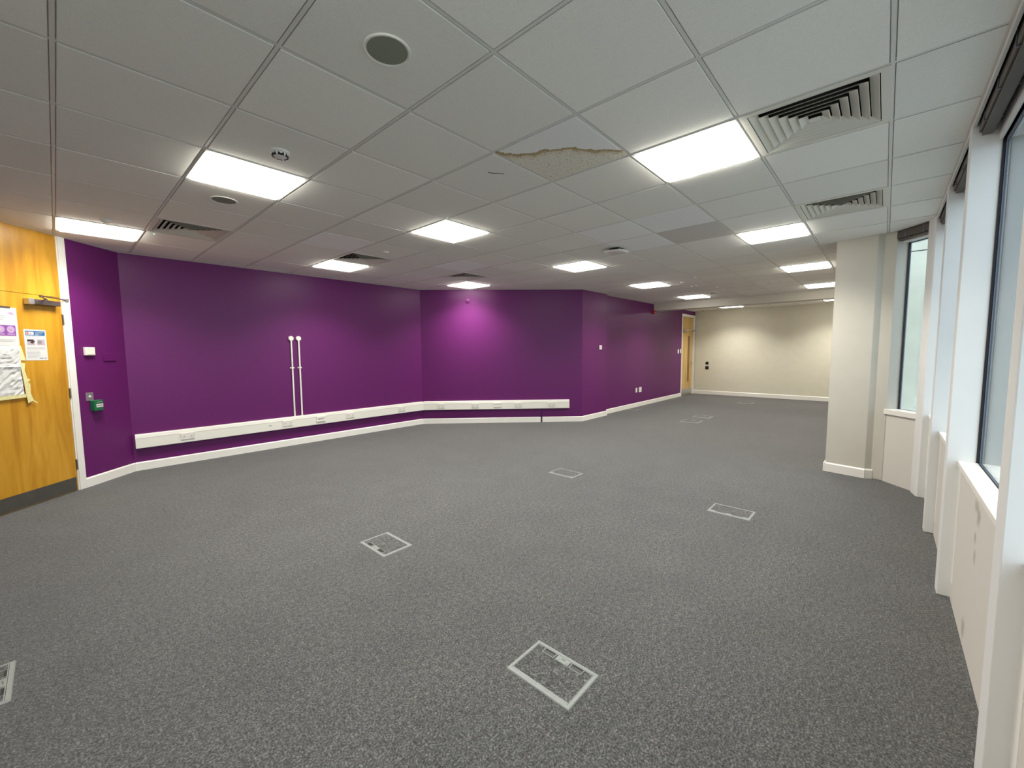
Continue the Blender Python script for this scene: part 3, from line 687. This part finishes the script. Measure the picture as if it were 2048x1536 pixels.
def dbl_socket(run, s, z=.365, wd=.146):
    o = MB().box(s - wd / 2, s + wd / 2, -.060, -.050, z - .043, z + .043).build('double_socket', 'socket', run, (0, 0, 0), bev=.0025)
    m = MB()
    for dx in (-.036, .036):
        m.box(s + dx - .004, s + dx + .004, -.0606, -.0595, z - .004, z + .006)
        for e in (-.011, .011): m.box(s + dx + e - .0035, s + dx + e + .0035, -.0606, -.0595, z - .022, z - .017)
    m.build('pin_holes', 'alu_dark', o, (0, 0, 0))
    m = MB()
    for dx in (-.062, .062): m.box(s + dx - .006, s + dx + .006, -.0635, -.0595, z + .008, z + .026)
    m.build('rocker', 'socket', o, (0, 0, 0), bev=.001)
    return o
for s in (.53, 1.76, 2.76, 3.78): dbl_socket(r1, s)
for s in (.37, 1.05, 1.91, 2.59): dbl_socket(r2, s)
def data_plate(run, s, open_holes, z=.370):
    o = MB().box(s - .073, s + .073, -.062, -.050, z - .043, z + .043).build('data_plate', 'trunk', run, (0, 0, 0), bev=.0025)
    m = MB().box(s - .070, s + .070, -.0665, -.0615, z + .014, z + .040).build('label_cover', 'gloss_white', o, (0, 0, 0))
    m = MB().box(s - .070, s + .070, -.0665, -.0615, z - .041, z - .020).build('label_cover', 'gloss_white', o, (0, 0, 0))
    if open_holes:
        for dx in (-.032, 0, .032): MB().box(s + dx - .007, s + dx + .007, -.0628, -.0615, z - .014, z + .002).build('port', 'black', o, (0, 0, 0))
data_plate(r1, 2.262, True); data_plate(r2, 1.492, False)
MB().box(1.50, 1.535, -.0520, -.0505, .352, .362).build('label_sticker', 'ink_grey', r1, (0, 0, 0))

# vertical conduits
for x, lab in ((2.382, 'slim white vertical conduit with round box, on the door side of its twin'), (2.492, 'slim white vertical conduit with round box, on the corner side of its twin')):
    t = wall_thing('conduit', W_long, x - .5, ZU, lab, 'conduit', 'white conduits above the trunking')
    MB().lathe([(.0125, 0.0), (.0125, 1.19)], 14, (0, -.017, 0)).build('pipe', 'gloss_white', t, (0, 0, 0), smooth=True)
    MB().lathe([(.038, 0), (.038, .024), (.034, .030), (0, .031)], 28, (0, 0, 1.212), axis='y').build('round_box', 'gloss_white', t, (0, 0, 0), smooth=True)
    MB().box(-.030, .030, -.012, 0, .748, .768).lathe([(.0165, .748), (.0165, .768)], 14, (0, -.017, 0)).build('saddle_clip', 'gloss_white', t, (0, 0, 0))
# painted-over disc on the diagonal wall
t = wall_thing('blanking_disc', W_diag, .928, 2.435, 'purple painted-over round disc high in the pink glow of the diagonal wall', 'plate')
MB().lathe([(.045, 0), (.045, .010), (.040, .013), (0, .014)], 28, axis='y').build('disc', 'purple', t, (0, 0, 0), smooth=True)
# cable stub in the skirting gap
t = wall_thing('cable_stub', W_diag, 2.389, 0.0, 'short dark cable coming out of the gap in the white skirting', 'cable')
MB().tube([(0, -.006, .002), (0, -.008, .07), (.002, -.012, .115), (0, -.010, .155), (.001, -.006, .19)], .006).build('cable', 'black', t, (0, 0, 0))
MB().box(-.012, .012, -.018, 0, .030, .042).box(-.012, .012, -.018, 0, .066, .078).build('cable_clip', 'dark_metal', t, (0, 0, 0))
MB().tube([(.0, -.008, .108), (-.03, -.010, .118), (-.045, -.008, .116)], .004).build('cable_tail', 'black', t, (0, 0, 0))

# thermostat, sockets, sounder, far devices
t = wall_thing('thermostat', W_near, 7.765 - 7.06, 1.503, 'small white thermostat on the short projecting purple wall', 'thermostat')
MB().box(-.043, .043, -.010, 0, -.050, .050).build('back_plate', 'socket', t, (0, 0, 0), bev=.004)
MB().box(-.034, .034, -.028, -.008, -.042, .042).build('case', 'gloss_white', t, (0, 0, 0), bev=.006)
MB().box(-.016, .016, -.0292, -.0275, -.012, .016).build('display', 'ink_light', t, (0, 0, 0))
def plate(w, s, z, wd, ht, label, matn='gloss_white', cat='socket', holes=True):
    t = wall_thing('wall_socket', w, s, z, label, cat)
    MB().box(-wd / 2, wd / 2, -.010, 0, -ht / 2, ht / 2).build('plate', matn, t, (0, 0, 0), bev=.003)
    if holes:
        m = MB().box(-.004, .004, -.0108, -.0095, .004, .014)
        for e in (-.011, .011): m.box(e - .003, e + .003, -.0108, -.0095, -.014, -.009)
        m.build('pin_holes', 'alu_dark' if matn != 'black' else 'void', t, (0, 0, 0))
plate(W_end, 9.74 - 8.05, .425, .086, .115, 'narrow white socket low on the purple wall, first of two')
plate(W_end, 9.96 - 8.05, .425, .146, .125, 'wider white socket low on the purple wall, beside a narrow one')
plate(W_end, 12.53 - 8.05, 1.385, .10, .125, 'white switch on the purple wall next to the far door', 'gloss_white', 'switch', False)
plate(W_end, 12.715 - 8.05, 1.395, .08, .125, 'small white pad hard against the frame of the far door', 'gloss_white', 'switch', False)
plate(W_far, 4.60 - 4.19, 1.002, .086, .086, 'upper small black socket on the cream far wall', 'black')
plate(W_far, 4.60 - 4.19, .855, .10, .10, 'lower small black socket on the cream far wall', 'black')
t = wall_thing('fire_sounder', W_end, 10.66 - 8.05, 2.44, 'small red fire alarm sounder on the purple wall under the beam', 'alarm')
MB().lathe([(.048, 0), (.048, .02), (.044, .026), (.044, .05), (.034, .065), (0, .068)], 24, axis='y').build('case', 'red', t, (0, 0, 0), smooth=True)

# ------------------------------------------------------------------ door 2 (far, narrow vision panel)
d2 = empty('door_2', W_end.at(D2a, 0), W_end.rz); struct(d2, 'pale maple door with narrow glass strip at the far end')
WD = D2b - D2a
m = MB().box(-.01, .055, -.02, .12, 0, 2.53).box(WD - .055, WD + .01, -.02, .12, 0, 2.53).box(.055, WD - .055, -.02, .12, 2.455, 2.53); m.build('door_frame', 'gloss_white', d2, (0, 0, 0), bev=.002)
MB().box(.055, WD - .055, .030, .07, 2.075, 2.455).build('overpanel', 'wood_far', d2, (0, 0, 0))
l0, l1 = .058, WD - .058
vx0, vx1, vz0, vz1 = l0 + .60, l0 + .74, .42, 1.86
m = MB().box(l0, vx0, .028, .072, .008, 2.07).box(vx1, l1, .028, .072, .008, 2.07).box(vx0, vx1, .028, .072, .008, vz0).box(vx0, vx1, .028, .072, vz1, 2.07)
lf2 = m.build('door_leaf', 'wood_far', d2, (0, 0, 0))
MB().box(vx0, vx1, .046, .052, vz0, vz1).build('vision_pane', 'frame_grey', lf2, (0, 0, 0))
MB().ring((vx1 - vx0) / 2 + .012, (vz1 - vz0) / 2 + .012, (vx1 - vx0) / 2, (vz1 - vz0) / 2, 0, .006).build('pane_bead', 'wood', lf2, ((vx0 + vx1) / 2, .028, (vz0 + vz1) / 2)).rotation_euler = (R(90), 0, 0)
MB().box(l0 + .01, l1 - .01, .0265, .029, .012, .20).build('kick_plate', 'steel', lf2, (0, 0, 0))
MB().box(l0 + .10, l0 + .34, -.022, .028, 1.985, 2.035).build('closer_body', 'steel', lf2, (0, 0, 0), bev=.004)
MB().tube([(l0 + .22, .0, 2.045), (l0 + .40, -.12, 2.05), (WD - .03, -.02, 2.06)], .008).box(WD - .12, WD - .01, -.05, -.018, 2.03, 2.075).build('closer_arm', 'steel', lf2, (0, 0, 0))
MB().lathe([(.026, 0), (.026, .008)], 18, (l1 - .06, .028, 1.02), axis='y').tube([(l1 - .06, .028, 1.02), (l1 - .06, -.03, 1.02), (l1 - .08, -.034, 1.02), (l1 - .19, -.034, 1.02)], .009).build('handle', 'steel', lf2, (0, 0, 0))
MB().box(0, WD, .085, .13, 0, 2.53).build('door_lining', 'black', d2, (0, 0, 0))

# ------------------------------------------------------------------ floor boxes
def floor_box(cx, cy, label, flip=False, rz=0.0, tabs=0, wx=.242, wy=.342, open_=False, outlets=True):
    t = empty('floor_box', (cx, cy, 0), rz + (math.pi if flip else 0)); tag(t, label, 'floor box', 'carpet-filled floor boxes')
    hx, hy = wx / 2, wy / 2; b = .017
    # flange with eased outer edge
    m = MB(); lay = [(hx, hy, 0.0003), (hx - .003, hy - .003, .0045), (hx - b, hy - b, .0050), (hx - b, hy - b, .0005)]
    for (x, y, z) in lay: m.v += [(-x, -y, z), (x, -y, z), (x, y, z), (-x, y, z)]
    for q in range(3):
        for s_ in range(4):
            r_ = (s_ + 1) % 4; m.f.append((q * 4 + s_, q * 4 + r_, (q + 1) * 4 + r_, (q + 1) * 4 + s_))
    m.build('flange', 'alu', t, (0, 0, 0))
    ix, iy = hx - b - .0015, hy - b - .0015
    lid = MB().box(-ix, ix - .003, -iy, iy, .0005, .0030).build('lid', 'carpet', t, (0, 0, 0))
    MB().ring(ix, iy, ix - .004, iy - .002, .0006, .0046).build('lid_rim', 'alu', lid, (0, 0, 0))
    MB().box(-ix - .0012, -ix + .009, -iy, iy, .0008, .0050).build('hinge_strip', 'alu', lid, (0, 0, 0))
    # two cable outlets and the lifting handle along +x
    for sg in ((-1, 1) if outlets else ()):
        y0 = sg * (iy * .50)
        MB().box(ix - .034, ix - .002, y0 - .030, y0 + .030, .0020, .0036).build('cable_outlet', 'black' if open_ else 'alu_dark', lid, (0, 0, 0))
        if not open_: MB().box(ix - .013, ix - .003, y0 - .030, y0 + .030, .0034, .0040).build('outlet_gap_shade', 'black', lid, (0, 0, 0))  # flat black strip paints the shade inside the outlet slot
        MB().ring(.018, .033, .015, .030, .0020, .0049, cx=ix - .018, cy=y0).build('outlet_rim', 'alu', lid, (0, 0, 0))
    if outlets:
        hd = MB().box(ix - .034, ix - .001, -.034, .034, .0020, .0042).box(ix - .030, ix - .014, -.028, -.018, .004, .0056).box(ix - .030, ix - .014, .018, .028, .004, .0056).build('handle', 'alu', lid, (0, 0, 0))
        MB().box(ix - .014, ix - .010, -.010, .010, .0040, .0046).build('handle_slot', 'alu_dark', hd, (0, 0, 0))
    for k in range(tabs):
        y0 = (-iy + .02) + (2 * iy - .04) * k / max(1, tabs - 1)
        MB().box(-ix + .004, -ix + .026, y0 - .022, y0 + .022, .003, .0048).build('tab', 'alu', lid, (0, 0, 0))
    return t
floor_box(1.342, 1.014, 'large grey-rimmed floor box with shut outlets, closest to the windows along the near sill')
floor_box(1.512, 2.700, 'grey-rimmed floor box with two open black outlet holes', flip=True, open_=True)
floor_box(3.886, 2.700, 'grey-rimmed floor box with two light tabs in the middle of the open carpet', tabs=2, outlets=False)
floor_box(3.888, 0.918, 'grey-rimmed floor box with three light tabs, facing the windows', tabs=3, outlets=False)
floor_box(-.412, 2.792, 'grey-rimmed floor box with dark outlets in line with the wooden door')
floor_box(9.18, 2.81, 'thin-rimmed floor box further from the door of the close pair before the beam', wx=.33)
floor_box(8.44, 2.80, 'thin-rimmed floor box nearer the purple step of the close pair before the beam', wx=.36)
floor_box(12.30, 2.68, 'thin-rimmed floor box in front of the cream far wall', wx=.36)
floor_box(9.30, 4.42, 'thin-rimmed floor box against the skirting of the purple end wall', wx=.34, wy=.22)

# ------------------------------------------------------------------ windows
FINS = [(5.456, 5.56), (4.43, 4.53), (3.32, 3.42), (1.82, 1.93), (.62, .73), (-.58, -.47), (-1.78, -1.67)]
ZS = 0.807; ZHD = 2.60
def frame_set(t, x0, x1, yb, z0, z1):
    """dark gasket + grey aluminium frame + pane, local y = depth (outward positive)"""
    g = MB().box(x0, x0 + .006, yb, yb + .012, z0, z1).box(x1 - .006, x1, yb, yb + .012, z0, z1).box(x0, x1, yb + .006, yb + .012, z0, z0 + .002).box(x0, x1, yb, yb + .012, z1 - .010, z1)
    g.build('gasket', 'frame_dark', t, (0, 0, 0))
    f = MB().box(x0, x0 + .010, yb + .012, yb + .021, z0, z1).box(x1 - .010, x1, yb + .012, yb + .021, z0, z1).box(x0, x1, yb + .012, yb + .021, z0 - .01, z0 + .002).box(x0, x1, yb + .012, yb + .021, z1 - .03, z1)
    f.build('window_frame', 'frame_grey', t, (0, 0, 0))
    MB().box(x0 + .003, x1 - .003, yb + .014, yb + .019, z0 + .001, z1 - .004).build('pane', 'glass', t, (0, 0, 0))
def headrail(t, x0, x1, y0, y1, z0, z1):
    o = MB().box(x0, x1, y0, y1, z0, z1).build('blind_headrail', 'headrail', t, (0, 0, 0), bev=.003)
    n = max(2, int((x1 - x0) / .35) + 1)
    for k in range(n):
        xk = x0 + (x1 - x0) * (k + .5) / n
        MB().box(xk - .006, xk + .006, y0 - .004, y1 + .002, z0 - .003, z1 + .002).build('bracket', 'frame_grey', o, (0, 0, 0))
    MB().box(x0 + .005, x1 - .005, y0 + .010, y1 - .010, z0 - .018, z0 - .004).build('blind_rail', 'headrail', o, (0, 0, 0))
# main facade: local frame of each bay has x running along -X of the room
for n in range(len(FINS) - 1):
    xa, xb = FINS[n][0], FINS[n + 1][1]          # bay from far fin's near face to near fin's far face
    L_ = xa - xb
    t = empty('window_%d' % (n + 2), (xa, YW, 0), math.pi); struct(t, 'tall fixed window bay with white sill and panel below')
    MB().box(0, L_, 0, .07, 0, ZS - .03).build('sill_panel', 'panel_scuffed' if n == 2 else 'panel', t, (0, 0, 0))
    MB().box(0, L_, -.010, .105, ZS - .03, ZS).build('sill', 'gloss_white', t, (0, 0, 0), bev=.003)
    MB().box(0, .075, -.0015, 0.001, .10, ZS - .03).build('pale_strip', 'gloss_white', t, (0, 0, 0))  # thin paler strip at the far end of the panel
    MB().box(0, L_, .045, .16, ZHD - .07, ZT).build('transom', 'reveal', t, (0, 0, 0))
    frame_set(t, 0, L_, .058, ZS, ZHD - .06)
    headrail(t, .01, L_ - .01, -.030, .030, 2.585, 2.650)
    MB().box(0, L_, -.052, -.040, 2.625, 2.70).build('ceiling_fascia', 'grid', t, (0, 0, 0))
    MB().box(0, L_, .082, .30, ZS - .05, ZS - .004).build('outer_ledge', 'reveal', t, (0, 0, 0))
    # the mullion at this bay's far end
    f0, f1 = FINS[n]
    if n > 0:
        MB().box(-(f1 - f0), 0, -.055, .088, 0, 2.68).build('mullion', 'reveal', t, (0, 0, 0), bev=.004)
        MB().box(-(f1 - f0), 0, .088, .24, 0, 2.68).build('outer_fin', 'ext_grey', t, (0, 0, 0))
lastfin = FINS[-1]
t = empty('trim_mullion', (lastfin[1], YW, 0)); struct(t)
MB().box(-(lastfin[1] - lastfin[0]), 0, -.24, .055, 0, 2.68).build('mullion', 'reveal', t, (0, 0, 0))
struct(MB().box(-2.2, FINS[-1][0], YW - .20, YW, 0, ZT).build('wall_window_end', 'white_wall'))
# header over all bays (closes the void above the ceiling edge)
struct(MB().box(-2.1, 5.60, YW - .20, YW - .12, 2.60, ZT).build('trim_header', 'reveal'))
# corner mullion
struct(MB().prism([(5.615, -.288), (5.475, -.316), (5.456, -.330), (5.456, -.62), (5.72, -.50), (5.655, -.335)], 0, 2.70).build('trim_corner_mullion', 'reveal', bev=.004))
# narrow facet window
t = empty('window_1', (*FD, 0), W_facet.rz); struct(t, 'narrow angled window between the pillar and the long window wall')
Lf = W_facet.L
MB().box(0.004, Lf, 0, .07, 0, .745).build('sill_panel', 'panel', t, (0, 0, 0))
MB().box(-.02, Lf - .01, -.014, .12, .735, .790).build('sill', 'gloss_white', t, (0, 0, 0), bev=.003)
frame_set(t, .006, Lf + .05, .115, .79, 2.56)
MB().box(0.0, Lf + .1, .06, .2, 2.54, ZT).build('transom', 'reveal', t, (0, 0, 0))
headrail(t, .0, Lf - .02, -.006, .055, 2.575, 2.648)
MB().box(0.0, Lf, .03, .06, 2.64, ZT).build('ceiling_fascia', 'grid', t, (0, 0, 0))
MB().tube([(Lf - .045, -.016, .712), (Lf - .050, -.02, .69), (Lf - .03, -.02, .672), (Lf - .005, -.018, .675)], .003).build('cord_hook', 'gloss_white', t, (0, 0, 0))
t = empty('blind_cord', (5.615, -.225, .79)); tag(t, 'thin pale cord hanging straight down inside the narrow angled window', 'cord')
t.location = W_facet.at(W_facet.L - .075, .79, -.05)
MB().tube([(0, 0, 1.76), (.004, 0, 1.2), (-.003, 0, .7), (.003, 0, .25), (.0, 0, .004)], .0016, 6).build('cord', 'cord', t, (0, 0, 0))
# blind cord in the large bay, on the ledge behind the pane
t = empty('blind_cord', (3.11, -.50, ZS - .004)); tag(t, 'thin grey cord hanging behind the window glass down to the white ledge', 'cord')
pts = [(-.18, 0, 1.70), (-.18, 0, .60), (-.165, 0, .36), (-.11, 0, .24), (-.05, 0, .14), (-.005, 0, .065), (.0, 0, .022), (.01, -.006, .006), (.02, -.035, .004)]
MB().tube(pts, .0028).build('cord', 'cord', t, (0, 0, 0))
MB().box(.005, .035, -.065, -.025, .0, .009).build('toggle', 'gloss_white', t, (0, 0, 0), bev=.002)
t = empty('window_catch', (2.97, -.468, ZS - .004)); tag(t, 'small metal catch lying on the ledge behind the window glass', 'catch')
MB().tube([(0, .012, .004), (.004, -.022, .004)], .003).lathe([(.007, 0), (.007, .005)], 12, (0, .012, 0)).build('catch', 'steel', t, (0, 0, 0))

# ------------------------------------------------------------------ outside
struct(MB().box(-30, 40, -40, -.6, -4.2, -4.0).build('ground', 'paving'))
b = empty('neighbouring_building', (11.0, -.62, -4)); tag(b, 'pale and grey panelled building wing seen through the windows', 'building')
MB().box(.06, 3.0, -14, .70, 0, 13).build('wall', 'ext_joint', b, (0, 0, 0))
pw = [(-.10, .70), (-.92, -.115)]; 
zz = [0, 3.4, 7.28, 8.9, 10.5, 13.0]
for (a0, a1) in pw:
    for k in range(len(zz) - 1): MB().box(0, .06, a0, a1, zz[k], zz[k + 1] - .018).build('cladding_panel', 'ext_cream', b, (0, 0, 0))
ys = [-.94 - 1.5 * k for k in range(9)]
for q in range(len(ys) - 1):
    for k in range(len(zz) - 1): MB().box(0, .06, ys[q + 1] + .012, ys[q], zz[k], zz[k + 1] - .012).build('cladding_panel', 'ext_grey', b, (0, 0, 0))
w1 = MB().box(-.25, .0, -3.0, -.96, 6.26, 10.4).build('oriel_window', 'ext_white', b, (0, 0, 0))
for z in (6.30, 6.75, 7.6, 8.5): MB().box(-.265, -.25, -3.0, -.96, z, z + .03).build('oriel_rail', 'ext_joint', w1, (0, 0, 0))
MB().box(-.32, -.25, -3.05, -.93, 6.20, 6.30).build('oriel_ledge', 'ext_white', w1, (0, 0, 0))
